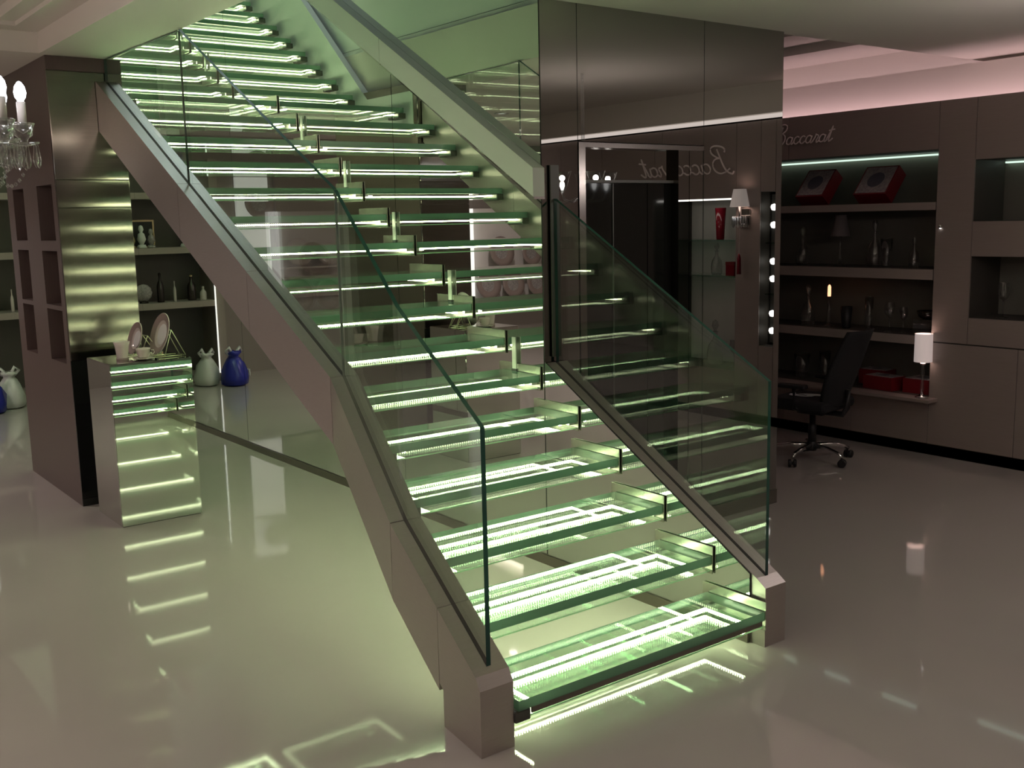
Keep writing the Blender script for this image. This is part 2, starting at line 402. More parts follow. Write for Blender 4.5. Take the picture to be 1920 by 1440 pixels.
box('counter_ledge', WX - 0.14, WX - 0.001, 0.03, NY1, 0.416, 0.4395, 'wood_grey', wr)
box('plinth', WX + 0.0, WX + 0.02, -7.4, 4.2, 0.0, 0.083, 'niche_dark', wr)
# lights built into the niches
for (a, b, z) in ((0.13, NY1 - 0.02, 2.262), (-1.33, -0.20, 2.172)):
    box('niche_light', WX + 0.36, WX + 0.395, a, b, z - 0.012, z, 'niche_led', wr)
# cove above the cabinets: trough behind the cabinet top, pale fascia, second ledge
struct(box('trim_4', 4.06, 4.27, -1.44, 4.2, 2.40, 2.885, 'ceiling_paint'))
struct(box('wall_cove', 4.55, 4.65, -7.4, 4.2, 0, 3.3, 'ceiling_paint'))
tag(box('cove_or_fill_light', 3.94, 3.975, -1.40, 4.15, 2.545, 2.56, 'cove_pink'), 'pink strip light hidden along the top of the right-hand cabinets', 'light')
tag(box('cove_or_fill_light', 4.36, 4.40, -1.40, 4.15, 2.80, 2.815, 'cove_pink_soft'), 'upper pink strip light hidden behind the ceiling cove ledge', 'light')
struct(box('trim_5', 3.74, 4.55, -7.4, -1.44, 2.665, H, 'ceiling_paint'))
tag(box('slot_light', 3.785, 3.815, -7.3, -1.46, 2.628, 2.660, 'slot_white'), 'thin white slot light along the wall top reflected in the lift mirror', 'light')

# ---- steel and timber column at the far left
col = struct(box('wall_column', -1.42, -1.135, 2.94, 4.3, 0, H, 'wood'))
def stile(y0, y1, z0, z1, nm='stile'): box(nm, -1.60, -1.42, y0, y1, z0, z1, 'wood', col)
stile(2.94, 3.03, 0, H); stile(3.42, 3.80, 0, H); stile(4.12, 4.3, 0, H)
for (a, b) in ((3.03, 3.42), (3.80, 4.12)):
    stile(a, b, 2.12, H, 'rail'); stile(a, b, 1.69, 1.757, 'rail'); stile(a, b, 0, 0.95, 'rail')
    stile(a, b, 1.30, 1.33, 'rail')
for (z0, z1) in ((0.98, 1.965), (1.967, 2.142), (2.144, 2.82)):
    bbox('steel_panel', -1.60, -1.135, 2.922, 2.939, z0, z1, 'steel_column', col, r=0.003)
box('base_panel', -1.60, -1.135, 2.925, 2.939, 0.0, 0.978, 'door_black', col)
box('crown_band', -1.60, -1.135, 2.925, 2.939, 2.822, H, 'wood', col)

# ================================================================== STAIRCASE
stair = thing('staircase', 'glass staircase with LED lit treads and brushed steel stringers against the mirror wall', 'staircase', (0, 0, 0))
PL = [(-1.236, 2.92), (-1.19, 1.69), (-1.133, 0.045), (-1.325, -0.778), (-1.405, -1.48)]     # stringer centre line in plan
HW = 0.071
def xc(y):
    for (xa, ya), (xb, yb) in zip(PL[:-1], PL[1:]):
        if y >= yb: return xa + (xb - xa) * (y - ya) / (yb - ya)
    (xa, ya), (xb, yb) = PL[-2], PL[-1]
    return xa + (xb - xa) * (y - ya) / (yb - ya)
SD = 0.315
def stringer_seg(name, ya, yb, parent, g=0.0015):
    ya -= g; yb += g
    V = []
    for y in (ya, yb):
        x = xc(y); zt, zb = Z(y), Z(y) - SD
        V += [(x - HW, y, zb), (x + HW, y, zb), (x + HW, y, zt), (x - HW, y, zt)]
    F = [(0, 1, 2, 3), (7, 6, 5, 4), (0, 4, 5, 1), (1, 5, 6, 2), (2, 6, 7, 3), (3, 7, 4, 0)]
    return mesh_obj(name, V, F, 'steel', parent)
for ya, yb in ((2.915, 1.69), (1.69, 0.86), (0.86, 0.045), (0.045, -0.778), (-0.778, -1.17)):
    stringer_seg('stringer', ya, yb, stair)
xb_ = xc(-1.33)
Vb = []
for s, in ((-1,), (1,)):
    for (y, z) in ((-1.48, 0), (-1.48, 0.243), (-1.45, Z(-1.45)), (-1.171, Z(-1.171)), (-1.171, Z(-1.171) - SD + 0.03), (-1.20, Z(-1.2) - SD + 0.03), (-1.20, 0)):
        Vb.append((xc(y) + s * HW, y, z))
n = 7
mesh_obj('stringer_foot', Vb, [tuple(range(n)), tuple(range(2 * n - 1, n - 1, -1))] + [(i, n + i, n + (i + 1) % n, (i + 1) % n) for i in range(n)], 'steel', stair)
# dark glazing channel let into the top of the stringer
def channel(pts, parent, hw=0.014, up=0.0015):
    V, F = [], []
    for (x, y) in pts: V += [(x - hw, y, Z(y) + up), (x + hw, y, Z(y) + up), (x + hw, y, Z(y) - 0.02), (x - hw, y, Z(y) - 0.02)]
    for i in range(len(pts) - 1):
        a, b = 4 * i, 4 * i + 4
        F += [(a, a + 1, b + 1, b), (a + 1, a + 2, b + 2, b + 1), (a + 2, a + 3, b + 3, b + 2), (a + 3, a, b, b + 3)]
    F += [(3, 2, 1, 0), tuple(range(4 * len(pts) - 4, 4 * len(pts)))]
    return mesh_obj('glazing_channel', V, F, 'gasket', parent)
channel([(xc(y), y) for y in (2.90, 1.69, 0.045, -0.778, -1.42)], stair, 0.008)
def glass_panel(pts, parent, zt=lambda y: Z(y) + 0.845, th=0.0095, caps=(1, 1)):
    """laminated pane standing on the plan polyline pts"""
    V, F, K = [], [], []
    m = len(pts)
    for (x, y) in pts:
        for s in (-1, 1): V += [(x + s * th, y, Z(y) - 0.01), (x + s * th, y, zt(y))]
    for i in range(m - 1):
        a, b = 4 * i, 4 * i + 4
        F += [(a, a + 1, b + 1, b), (a + 2, b + 2, b + 3, a + 3), (a + 1, a + 3, b + 3, b + 1), (a, b, b + 2, a + 2)]; K += [0, 0, 1, 1]
    F += [(0, 2, 3, 1), (4 * m - 4, 4 * m - 3, 4 * m - 1, 4 * m - 2)]; K += list(caps)
    return mesh_obj('glass_panel', V, F, None, parent, mats=['glass_clear', 'glass_edge_dark'], fmat=K)
g = 0.0025
for yj, zt_ in ((1.69, 2.903), (0.045, Z(0.045) + 0.843)):
    box('joint_seal', xc(yj) - 0.005, xc(yj) + 0.005, yj - 0.0022, yj + 0.0022, Z(yj) + 0.002, zt_, 'glass_edge_dark', stair)
glass_panel([(xc(2.91), 2.91), (xc(1.69 + g), 1.69 + g)], stair, zt=lambda y: 2.905, caps=(1, 0))
glass_panel([(xc(1.69 - g), 1.69 - g), (xc(0.045 + g), 0.045 + g)], stair, caps=(0, 0))
glass_panel([(xc(0.045 - g), 0.045 - g), (xc(-0.778), -0.778), (xc(-1.425), -1.425)], stair, caps=(0, 1))

# near (right-hand) stringer and its glass
prism_yz('stringer', [(-1.479, 0), (-1.479, 0.262), (-1.43, Z(-1.43)), (YC - 0.012, Z(YC - 0.012)), (YC - 0.012, Z(YC) - SD), (-1.16, Z(-1.16) - SD + 0.02), (-1.16, 0)], 0.009, 0.142, 'steel', stair)
channel([(0.072, YC - 0.012), (0.072, -1.43)], stair, 0.008)
glass_panel([(0.072, YC - 0.02), (0.072, -1.432)], stair)
box('glass_clamp_post', 0.045, 0.10, YC - 0.018, YC - 0.009, Z(0) + 0.01, 2.10, 'steel_dark', stair)

# ---- treads
Y0, G, Z0, RISE = -1.7963, 0.30065, 0.0392, 0.17111
def make_tread(yf, zt, depth, bar, x_left=None):
    """yf front edge, zt top of the end plate"""
    yb = yf + depth
    if x_left is None: xl = lambda y: xc(y) + HW + 0.012
    else: xl = lambda y: x_left
    xr = -0.016
    zs1, zs0 = zt - 0.041, zt - 0.079                       # glass slab
    t = prism_xy('tread', [(xl(yf), yf), (xr, yf), (xr, yb), (xl(yb), yb)], zs0, zs1, None, stair, mats=['glass_tread', 'glass_edge_tread'], edge=True)
    zl = zt - 0.114
    prism_xy('under_pane', [(xl(yf) + 0.02, yf + 0.008), (xr, yf + 0.008), (xr, yb - 0.01), (xl(yb) + 0.02, yb - 0.01)], zl, zl + 0.006, None, t, mats=['glass_clear', 'glass_edge_pane'], edge=True)
    # LED tape round three sides, between slab and under-pane
    e = 0.0110; yl = yf + depth - 0.055; zc = zs0 - 0.012
    xa, xb = xl(yl) + 0.06, xr - 0.060
    prism_xy('led_strip', [(xa, yf + 0.05), (xa + 1.3 * e, yf + 0.05), (xa + 1.3 * e, yl - e), (xb - 1.3 * e, yl - e), (xb - 1.3 * e, yf + 0.05), (xb, yf + 0.05), (xb, yl + e), (xa, yl + e)], zc - 0.004, zc + 0.004, 'led', t)
    # brushed end plate at the mirror
    box('end_plate', -0.011, -0.006, yf - 0.002, yf + depth + 0.03, zt - 0.1246, zt, 'steel_plate', t)
    boxes('standoff', [(-0.006, -0.0005, yf + 0.10, yf + 0.125, zt - 0.075, zt - 0.050), (-0.006, -0.0005, yf + 0.22, yf + 0.245, zt - 0.075, zt - 0.050)], 'steel_dark', t)
    boxes('clip', [(-0.046, -0.011, yf + 0.025, yf + 0.045, zs0 - 0.016, zs0 - 0.001), (-0.046, -0.011, yf + depth - 0.05, yf + depth - 0.03, zs0 - 0.016, zs0 - 0.001)], 'steel_satin', t)
    # bracket on the stringer side
    ym = yf + 0.09
    xi = (xc(ym) + HW if x_left is None else x_left - 0.012)
    bbox('bracket', xi - 0.01, xi + 0.058, yf + 0.004, yf + 0.17, zt - 0.125, zs0 - 0.001, 'steel_dark', t, r=0.006)
    if zt < 0.25: box('front_shade', xl(yf) + 0.06, xr - 0.01, yf + 0.002, yf + 0.010, zs0 - 0.022, zs0 - 0.001, 'baseboard', t)  # dark strip painting in shade and reflection below the lowest slab edge
    if bar:
        box('hanger_bar', -0.018, -0.012, yf + 0.195, yf + 0.228, zt - 0.028, zt + 0.142, 'bar_metal', t)
        box('hanger_foot', -0.019, -0.0115, yf + 0.193, yf + 0.230, zt - 0.0405, zt - 0.028, 'gasket', t)
    return t
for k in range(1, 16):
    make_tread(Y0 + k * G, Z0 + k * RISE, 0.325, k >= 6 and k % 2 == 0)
make_tread(Y0 + 16 * G, Z0 + 16 * RISE - 0.02, 0.80, False, x_left=-1.06)
for k in range(12):
    make_tread(3.82 + 0.28 * k, 2.935 + 0.155 * k, 0.30, k % 2 == 1, x_left=-1.06)
prism_yz('upper_stringer', [(2.99, 2.50), (3.7, 2.62), (7.4, 4.62), (7.4, 5.98), (4.84, 3.85), (3.706, 2.85), (2.99, 2.85)], -1.19, -1.13, 'shaft_paint', stair)

# ---- handrail beam on the mirror wall
hr = thing('handrail', 'pale satin steel handrail beam running diagonally up the mirror wall', 'handrail', (0, 0, RL(0)))
hr.location = (0, 0, 0)
def rail_seg(nm, ya, yb, x0, x1, d0, d1, mat):
    V = []
    for y in (ya, yb): V += [(x0, y, RL(y) + d0), (x1, y, RL(y) + d0), (x1, y, RL(y) + d1), (x0, y, RL(y) + d1)]
    return mesh_obj(nm, V, [(3, 2, 1, 0), (4, 5, 6, 7), (0, 1, 5, 4), (1, 2, 6, 5), (2, 3, 7, 6), (3, 0, 4, 7)], mat, hr)
for ya, yb in ((-0.045, 1.418), (1.422, 3.93), (3.934, 6.5)):
    rail_seg('beam', ya, yb, -0.075, -0.001, 0.012, 0.155, 'rail_metal')
    rail_seg('underside_strip', ya, yb, -0.070, -0.001, 0.0, 0.012, 'steel_polished')

# ================================================================== LEFT SIDE THINGS
# mirrored pedestal
PX1, PX2, PY, PD, PH = -1.554, -1.049, 2.229, 0.494, 1.016
ped = thing('display_pedestal', 'mirror clad square pedestal with tableware on top beside the steel column', 'pedestal', ((PX1 + PX2) / 2, PY + PD / 2, 0))
def lp(x0, x1, y0, y1): cx_, cy_ = (PX1 + PX2) / 2, PY + PD / 2; return x0 - cx_, x1 - cx_, y0 - cy_, y1 - cy_
box('body', *lp(PX1 + 0.006, PX2 - 0.006, PY + 0.006, PY + PD - 0.006), 0.0, PH - 0.006, 'gasket', ped)
for nm, b in (('mirror_face', lp(PX1 + 0.003, PX2 - 0.003, PY, PY + 0.005)), ('mirror_face', lp(PX1 + 0.003, PX2 - 0.003, PY + PD - 0.005, PY + PD)),
              ('mirror_face', lp(PX1, PX1 + 0.005, PY + 0.006, PY + PD - 0.006)), ('mirror_face', lp(PX2 - 0.005, PX2, PY + 0.006, PY + PD - 0.006))):
    box(nm, *b, 0.004, PH - 0.004, 'mirror_pedestal', ped)
box('mirror_top', *lp(PX1 + 0.003, PX2 - 0.003, PY + 0.003, PY + PD - 0.003), PH - 0.0055, PH, 'mirror_pedestal', ped)

# tumbler
tb = thing('tumbler', 'straight grey porcelain tumbler at the left front of the pedestal', 'tumbler', (-1.418, 2.42, PH))
lathe('body', [(0.036, 0), (0.037, 0.006), (0.034, 0.02), (0.042, 0.085), (0.050, 0.115), (0.047, 0.115), (0.038, 0.082), (0.030, 0.02), (0.0, 0.02)], 'porcelain', tb, seg=24)
lathe('base_band', [(0.0375, 0.0), (0.0385, 0.004), (0.0368, 0.015), (0.0355, 0.015)], 'porcelain_band', tb, seg=24, caps=False)
# cup and saucer
cp = thing('cup', 'small low porcelain cup between the tumbler and the plates', 'cup', (-1.312, 2.345, PH + 0.013))
lathe('bowl', [(0.030, 0), (0.034, 0.004), (0.044, 0.05), (0.046, 0.058), (0.043, 0.058), (0.040, 0.05), (0.030, 0.006), (0.0, 0.006)], 'porcelain', cp, seg=24)
tube('handle', [(0.044, -0.01, 0.045), (0.062, -0.012, 0.044), (0.066, -0.012, 0.03), (0.058, -0.012, 0.018), (0.040, -0.01, 0.015)], 0.0035, 'porcelain', cp)
sa = tag(lathe('saucer', [(0.035, 0.0), (0.05, 0.004), (0.068, 0.012), (0.066, 0.014), (0.045, 0.0075), (0.0, 0.006)], 'porcelain', seg=28), 'flat porcelain saucer under the small cup on the pedestal', 'saucer')
sa.location = (-1.312, 2.345, PH)
def plate_prof(r): return [(0.0, 0.0), (r * 0.55, 0.0), (r * 0.62, 0.008), (r, 0.022), (r * 1.0, 0.026), (r * 0.63, 0.013), (r * 0.55, 0.006), (0.0, 0.005)]
def plate_on_easel(loc, r, yaw, lean, lab_p, lab_e):
    e = thing('plate_easel', lab_e, 'easel', loc, yaw)
    s = 0.055
    paths = []
    for q in (-1, 1):
        paths.append([(0.075, q * s, 0.03), (0.07, q * s, 0.006), (0.0, q * s, 0.006), (-0.085, q * s * 0.9, 0.006)])
        paths.append([(0.03, q * s, 0.006), (-0.028, q * s * 0.8, r * 1.25)])
        paths.append([(-0.028, q * s * 0.8, r * 1.25), (-0.11, q * s * 0.9, 0.004)])
    paths.append([(-0.028, -s * 0.8, r * 1.25), (-0.028, s * 0.8, r * 1.25)])
    paths.append([(-0.10, -s * 0.9, 0.006), (-0.10, s * 0.9, 0.006)])
    for k, pth in enumerate(paths): tube('wire', pth, 0.003, 'brass_wire', e, 5)
    p = thing('plate', lab_p, 'plate', loc, yaw)
    V, F = lathe_geo(plate_prof(r), 36)
    R = Matrix.Rotation(PI / 2 - lean, 4, 'Y')
    off = Vector((0.034, 0, 0.012 + r * math.cos(lean)))
    V2 = [R @ Vector(v) + off + Vector((-math.sin(lean) * r * 0.98, 0, 0)) + Vector((0.012, 0, 0)) for v in V]
    mesh_obj('dish', V2, F, 'porcelain', p, smooth=True)
    V, F = lathe_geo([(r * 0.50, 0.0075), (0.0, 0.0072)], 36)
    mesh_obj('centre_print', [R @ Vector(v) + off + Vector((-math.sin(lean) * r * 0.98 + 0.013, 0, 0)) for v in V], F, 'bag_white', p, smooth=True)
    V, F = lathe_geo([(r * 0.99, 0.0275), (r * 0.66, 0.0165)], 36)
    mesh_obj('rim_band', [R @ Vector(v) + off + Vector((-math.sin(lean) * r * 0.98 + 0.0125, 0, 0)) for v in V], F, 'porcelain_band', p, smooth=True)
    return e, p
plate_on_easel((-1.262, 2.53, PH), 0.105, math.radians(-177), 0.30, 'smaller decorated plate leaning on an easel, left one on the pedestal', 'wire easel carrying the smaller plate at the left')
plate_on_easel((-1.155, 2.395, PH), 0.135, math.radians(-177), 0.30, 'larger decorated plate with dark border, right one on the pedestal', 'wire easel carrying the larger plate at the right')

# ---- shopping bags on the far floor
def bag(name, label, loc, mat, s, seed, marks=False):
    rnd = random.Random(seed)
    b = thing(name, label, 'bag', loc)
    prof = [(0.11, 0.0), (0.155, 0.02), (0.17, 0.09), (0.16, 0.18), (0.125, 0.26), (0.085, 0.31), (0.06, 0.335), (0.075, 0.36), (0.10, 0.385), (0.05, 0.40)]
    V, F = lathe_geo([(r * s, z * s) for r, z in prof], 18)
    V = [(x * (1 + rnd.uniform(-.12, .12)) * 0.9, y * (1 + rnd.uniform(-.12, .12)), z * (1 + rnd.uniform(-.03, .03)) if z > 0.01 else z) for x, y, z in V]
    F.append(tuple(range(17, -1, -1)))
    mesh_obj('sack', V, F, mat, b, smooth=True)
    tubes('handle', [[(-0.06 * s, 0.02, 0.36 * s), (-0.11 * s, 0.03, 0.40 * s), (-0.08 * s, 0.0, 0.44 * s), (-0.02 * s, 0, 0.37 * s)], [(0.06 * s, 0.0, 0.36 * s), (0.10 * s, -0.03, 0.41 * s), (0.06 * s, -0.02, 0.45 * s), (0.02 * s, 0, 0.37 * s)]], 0.018 * s, 'bag_white', b)
    if marks:
        boxes('print', [(-0.168 * s, -0.160 * s, -0.06 * s, -0.045 * s, 0.10 * s, 0.18 * s), (-0.168 * s, -0.160 * s, -0.01 * s, 0.06 * s, 0.10 * s, 0.12 * s), (-0.168 * s, -0.160 * s, -0.01 * s, 0.06 * s, 0.16 * s, 0.18 * s)], 'bag_white', b)
    return b
bag('plastic_bag', 'knotted white plastic bag on the floor before the far shelves', (-1.06, 7.58, 0), 'bag_white', 0.95, 1)
bag('plastic_bag', 'blue plastic bag with white print beside the white bag', (-1.30, 7.35, 0), 'bag_blue', 1.0, 2, True)

# ---- far shelves with bottles
fs = thing('display_shelf', 'tall dark shelf unit with pale boards against the far wall', 'shelf', (-0.75, 8.1, 0))
box('back_board', -0.62, 0.72, 0.17, 0.19, 0, 2.6, 'niche_dark', fs)
box('side_post', -0.66, -0.56, -0.3, 0.19, 0, 2.6, 'wood_shelf', fs)
box('light_trim', -0.56, -0.545, -0.31, -0.30, 0.1, 2.0, 'strip_white', fs)
for z in (0.90, 1.53, 2.15): box('board', -0.56, 0.72, -0.3, 0.17, z, z + 0.07, 'wood_shelf', fs)
box('plinth', -0.56, 0.72, -0.28, 0.17, 0, 0.10, 'wood_shelf', fs)
def bottle(name, label, loc, h, r, mat, cat='bottle', group=None, cap=None):
    b = thing(name, label, cat, loc, 0, group)
    lathe('body', [(r * 0.95, 0), (r, 0.01), (r, h * 0.55), (r * 0.75, h * 0.66), (r * 0.35, h * 0.75), (r * 0.32, h * 0.9), (r * 0.4, h * 0.91), (r * 0.4, h * 0.93), (0, h * 0.93)], mat, b, seg=14)
    lathe('stopper', [(r * 0.36, h * 0.93), (r * 0.42, h * 0.96), (r * 0.3, h), (0, h)], cap or mat, b, seg=10)
    return b
def bust(name, label, loc, s, mat):
    """small lobed figurine"""
    b = thing(name, label, 'figurine', loc)
    lathe('base', [(0.05 * s, 0), (0.055 * s, 0.01 * s), (0.04 * s, 0.04 * s), (0, 0.04 * s)], mat, b)
    lathe('figure', [(0.02 * s, 0.04 * s), (0.05 * s, 0.10 * s), (0.035 * s, 0.16 * s), (0.015 * s, 0.18 * s), (0.03 * s, 0.21 * s), (0.02 * s, 0.25 * s), (0, 0.26 * s)], mat, b)
    return b
bottle('perfume_bottle', 'dark bottle with a gold stopper on the lower far shelf', (-1.09, 7.98, 0.97), 0.30, 0.05, 'bottle_dark', cap='bottle_gold')
bottle('perfume_bottle', 'squat white bottle near the post on the lower far shelf', (-1.22, 7.96, 0.97), 0.16, 0.04, 'porcelain')
bottle('perfume_bottle', 'tall dark bottle in the middle of the lower far shelf', (-0.72, 7.98, 0.97), 0.34, 0.04, 'bottle_dark')
bottle('perfume_bottle', 'thin pale bottle right of the tall dark one on the lower far shelf', (-0.88, 7.96, 0.97), 0.24, 0.018, 'porcelain')
sh_ = thing('shell', 'pale fluted shell standing on the lower far shelf', 'shell', (-0.52, 7.97, 0.97))
lathe('foot', [(0.05, 0), (0.05, 0.015), (0.02, 0.03), (0, 0.03)], 'bottle_dark', sh_)
V, F = lathe_geo([(0.0, 0.03), (0.05, 0.024), (0.09, 0.008), (0.10, 0.0), (0.09, -0.004), (0.0, 0.012)], 24)
mesh_obj('disc', [Vector((x * (1 + 0.04 * math.cos(12 * math.atan2(y, x))), -z, y + 0.12)) for x, y, z in V], F, 'box_card', sh_, smooth=True)
bust('figurine', 'gold figurine at the mirror end of the lower far shelf', (-0.36, 7.98, 0.97), 0.9, 'bottle_gold')
bust('figurine', 'white figurine above the dark bottle on the upper far shelf', (-1.04, 7.96, 1.60), 1.0, 'bag_white')
bust('figurine', 'small gold figurine before the dark framed panel on the upper far shelf', (-0.42, 7.93, 1.60), 0.8, 'bottle_gold')
bust('figurine', 'tall white figurine before the dark framed panel on the upper far shelf', (-0.53, 7.93, 1.60), 1.0, 'bag_white')
bust('figurine', 'grey figurine before the dark framed panel on the upper far shelf', (-0.64, 7.93, 1.60), 0.85, 'box_card')
pf = thing('picture_frame', 'dark framed panel standing on the upper far shelf', 'frame', (-0.53, 8.10, 1.60))
for bx_ in ((-0.21, 0.21, 0, 0.02, 0, 0.02), (-0.21, 0.21, 0, 0.02, 0.30, 0.32), (-0.21, -0.19, 0, 0.02, 0.02, 0.30), (0.19, 0.21, 0, 0.02, 0.02, 0.30)): box('frame_rail', *bx_, 'bottle_gold', pf)
box('picture', -0.19, 0.19, 0.008, 0.018, 0.02, 0.30, 'gasket', pf)

# ---- lit display panels with plates on the far wall (seen in the mirror)
def wall_display(name, label, x0, x1, z0, z1, mat, plates, pl_label, grp):
    d = thing(name, label, 'display', ((x0 + x1) / 2, 8.25, z0)); cx_ = (x0 + x1) / 2
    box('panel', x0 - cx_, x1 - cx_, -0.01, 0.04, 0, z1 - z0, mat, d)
    boxes('shelf', [(x0 - cx_, x1 - cx_, -0.22, -0.012, z - z0 - 0.02, z - z0) for z in sorted({p[1] for p in plates})], 'wood_shelf', d)
    for (px, pz, r), pl in zip(plates, pl_label):
        p = thing('plate', pl, 'plate', (px, 8.06, pz), 0, grp)
        V, F = lathe_geo(plate_prof(r), 24)
        R = Matrix.Rotation(PI / 2 - 0.2, 4, 'X')
        mesh_obj('dish', [R @ Vector(v) + Vector((0, 0.05, r)) for v in V], F, 'porcelain_band', p, smooth=True)
        V, F = lathe_geo([(r * 0.5, 0.0065), (0.0, 0.0062)], 24)
        mesh_obj('centre_print', [R @ Vector(v) + Vector((0, 0.05, r)) for v in V], F, 'box_card', p, smooth=True)
wall_display('plate_display', 'bright white panel with painted-in glow and one plate on the far wall', -2.24, -1.82, 0.9, 2.42, 'panel_glow', [(-2.05, 1.90, 0.19)], ['dark oval plate hung on the bright white panel'], None)  # plain lit panel, its brightness painted in as emission
wall_display('plate_display', 'dim grey display panel with plates right of the white panel', -3.2, -2.34, 0.9, 2.42, 'wood_grey', [(-2.55, 1.30, 0.18), (-2.95, 1.30, 0.15)], ['larger plate standing on the dim grey display panel', 'smaller plate standing on the dim grey display panel'], 'plates on the dim grey panel')
wall_display('plate_display', 'pale display with rows of plates beside the bright white strip', -6.6, -5.30, 0.6, 2.0, 'display_white', [(-5.75, 1.16, 0.22), (-6.3, 1.16, 0.18), (-5.50, 0.70, 0.22), (-5.95, 0.70, 0.20), (-6.4, 0.70, 0.20)], ['large plate on the upper shelf of the pale far display', 'smaller plate on the upper shelf of the pale far display', 'first of three plates on the lower shelf, beside the white light strip', 'middle one of three plates on the lower shelf of the pale display', 'last of three plates on the lower shelf, farthest from the light strip'], 'plates on the pale far display')
tag(box('light_strip', -5.30, -5.19, 8.15, 8.29, 0.6, 2.0, 'strip_white'), 'bright white vertical light strip beside the far plate display', 'light')

# ---- crystal chandelier at the left edge
def chandelier(loc, label, n, R, rot, tag_on=True):
    c = thing('chandelier', label, 'chandelier', loc, rot)
    top = 3.09 - loc[2]
    lathe('stem', [(0.018, -0.16), (0.03, -0.12), (0.012, -0.08), (0.035, 0.0), (0.015, 0.06), (0.03, 0.16), (0.012, 0.24), (0.01, top)], 'glass_crystal', c, seg=12)
    lathe('centre_bowl', [(0.02, -0.15), (0.09, -0.13), (0.13, -0.10), (0.12, -0.095), (0.08, -0.12), (0.0, -0.135)], 'glass_crystal', c, seg=20)
    for k in range(n):
        a = 2 * PI * k / n; ca, sa_ = math.cos(a), math.sin(a)
        P = lambda r, z: (r * ca, r * sa_, z)
        arm = tube('arm', [P(0.03, 0.0), P(R * 0.35, -0.06), P(R * 0.7, -0.075), P(R * 0.95, -0.03), P(R, 0.0)], 0.009, 'glass_crystal', c)
        x, y = R * ca, R * sa_
        lathe('drip_pan', [(0.008, 0.0), (0.055, 0.012), (0.058, 0.018), (0.01, 0.012)], 'glass_crystal', arm, (x, y, 0.0), 18)
        lathe('candle_cup', [(0.012, 0.012), (0.016, 0.03), (0.034, 0.045), (0.038, 0.075), (0.045, 0.092), (0.040, 0.094), (0.03, 0.07), (0.0, 0.05)], 'glass_crystal', arm, (x, y, 0.0), 16)
        lathe('candle_sleeve', [(0.017, 0.07), (0.017, 0.175), (0.012, 0.178), (0, 0.178)], 'candle_sleeve', arm, (x, y, 0.0), 12)
        lathe('bulb', [(0.010, 0.178), (0.020, 0.193), (0.0235, 0.212), (0.019, 0.235), (0.008, 0.252), (0, 0.256)], 'bulb', arm, (x, y, 0.0), 12)
        V, F = [], []
        for q in range(6):
            b = 2 * PI * q / 6 + 0.3; px, py = x + 0.05 * math.cos(b), y + 0.05 * math.sin(b)
            v, f = lathe_geo([(0.001, 0.012), (0.005, 0.002), (0.009, -0.03), (0.012, -0.055), (0.007, -0.075), (0.001, -0.085)], 6, (px, py, 0))
            m_ = len(V); V += v; F += [tuple(i + m_ for i in ff) for ff in f]
        pr = mesh_obj('prism_drops', V, F, 'glass_crystal', arm); pr['kind'] = 'stuff'
        # bead chain back to the bowl
        V, F = [], []
        for q in range(9):
            t = q / 8; r_ = R * (1 - t) + 0.12 * t; zz = -0.085 - 0.05 * math.sin(PI * t) * 1.2 - 0.02 * t
            v, f = lathe_geo([(0.001, -0.009), (0.008, 0), (0.001, 0.009)], 6, P(r_, zz)); m_ = len(V); V += v; F += [tuple(i + m_ for i in ff) for ff in f]
        bc = mesh_obj('bead_chain', V, F, 'glass_crystal', arm); bc['kind'] = 'stuff'
        point_light('bulb_light', P(R, 0.215), 8.0, (1.0, 0.86, 0.84), arm, 0.024)
    if tag_on:
        t = prism_yz('price_tag', [(-0.010, -0.30), (0.010, -0.30), (0.010, -0.265), (0.004, -0.255), (-0.004, -0.255), (-0.010, -0.265)], -0.0006, 0.0006, 'tag_paper', c)
        tube('tag_string', [(0, 0, -0.256), (0, 0, -0.16)], 0.001, 'tag_paper', c, 4)
    lathe('canopy', [(0.07, top + 0.0), (0.06, top + 0.02), (0.0, top + 0.03)], 'chrome', c)
    return c
chandelier((-2.345 - 0.978 * 0.24, 0.37 + 0.208 * 0.24, 2.375 - 0.215), 'crystal chandelier with lit candle bulbs hanging at the left edge', 8, 0.24, math.radians(-12))

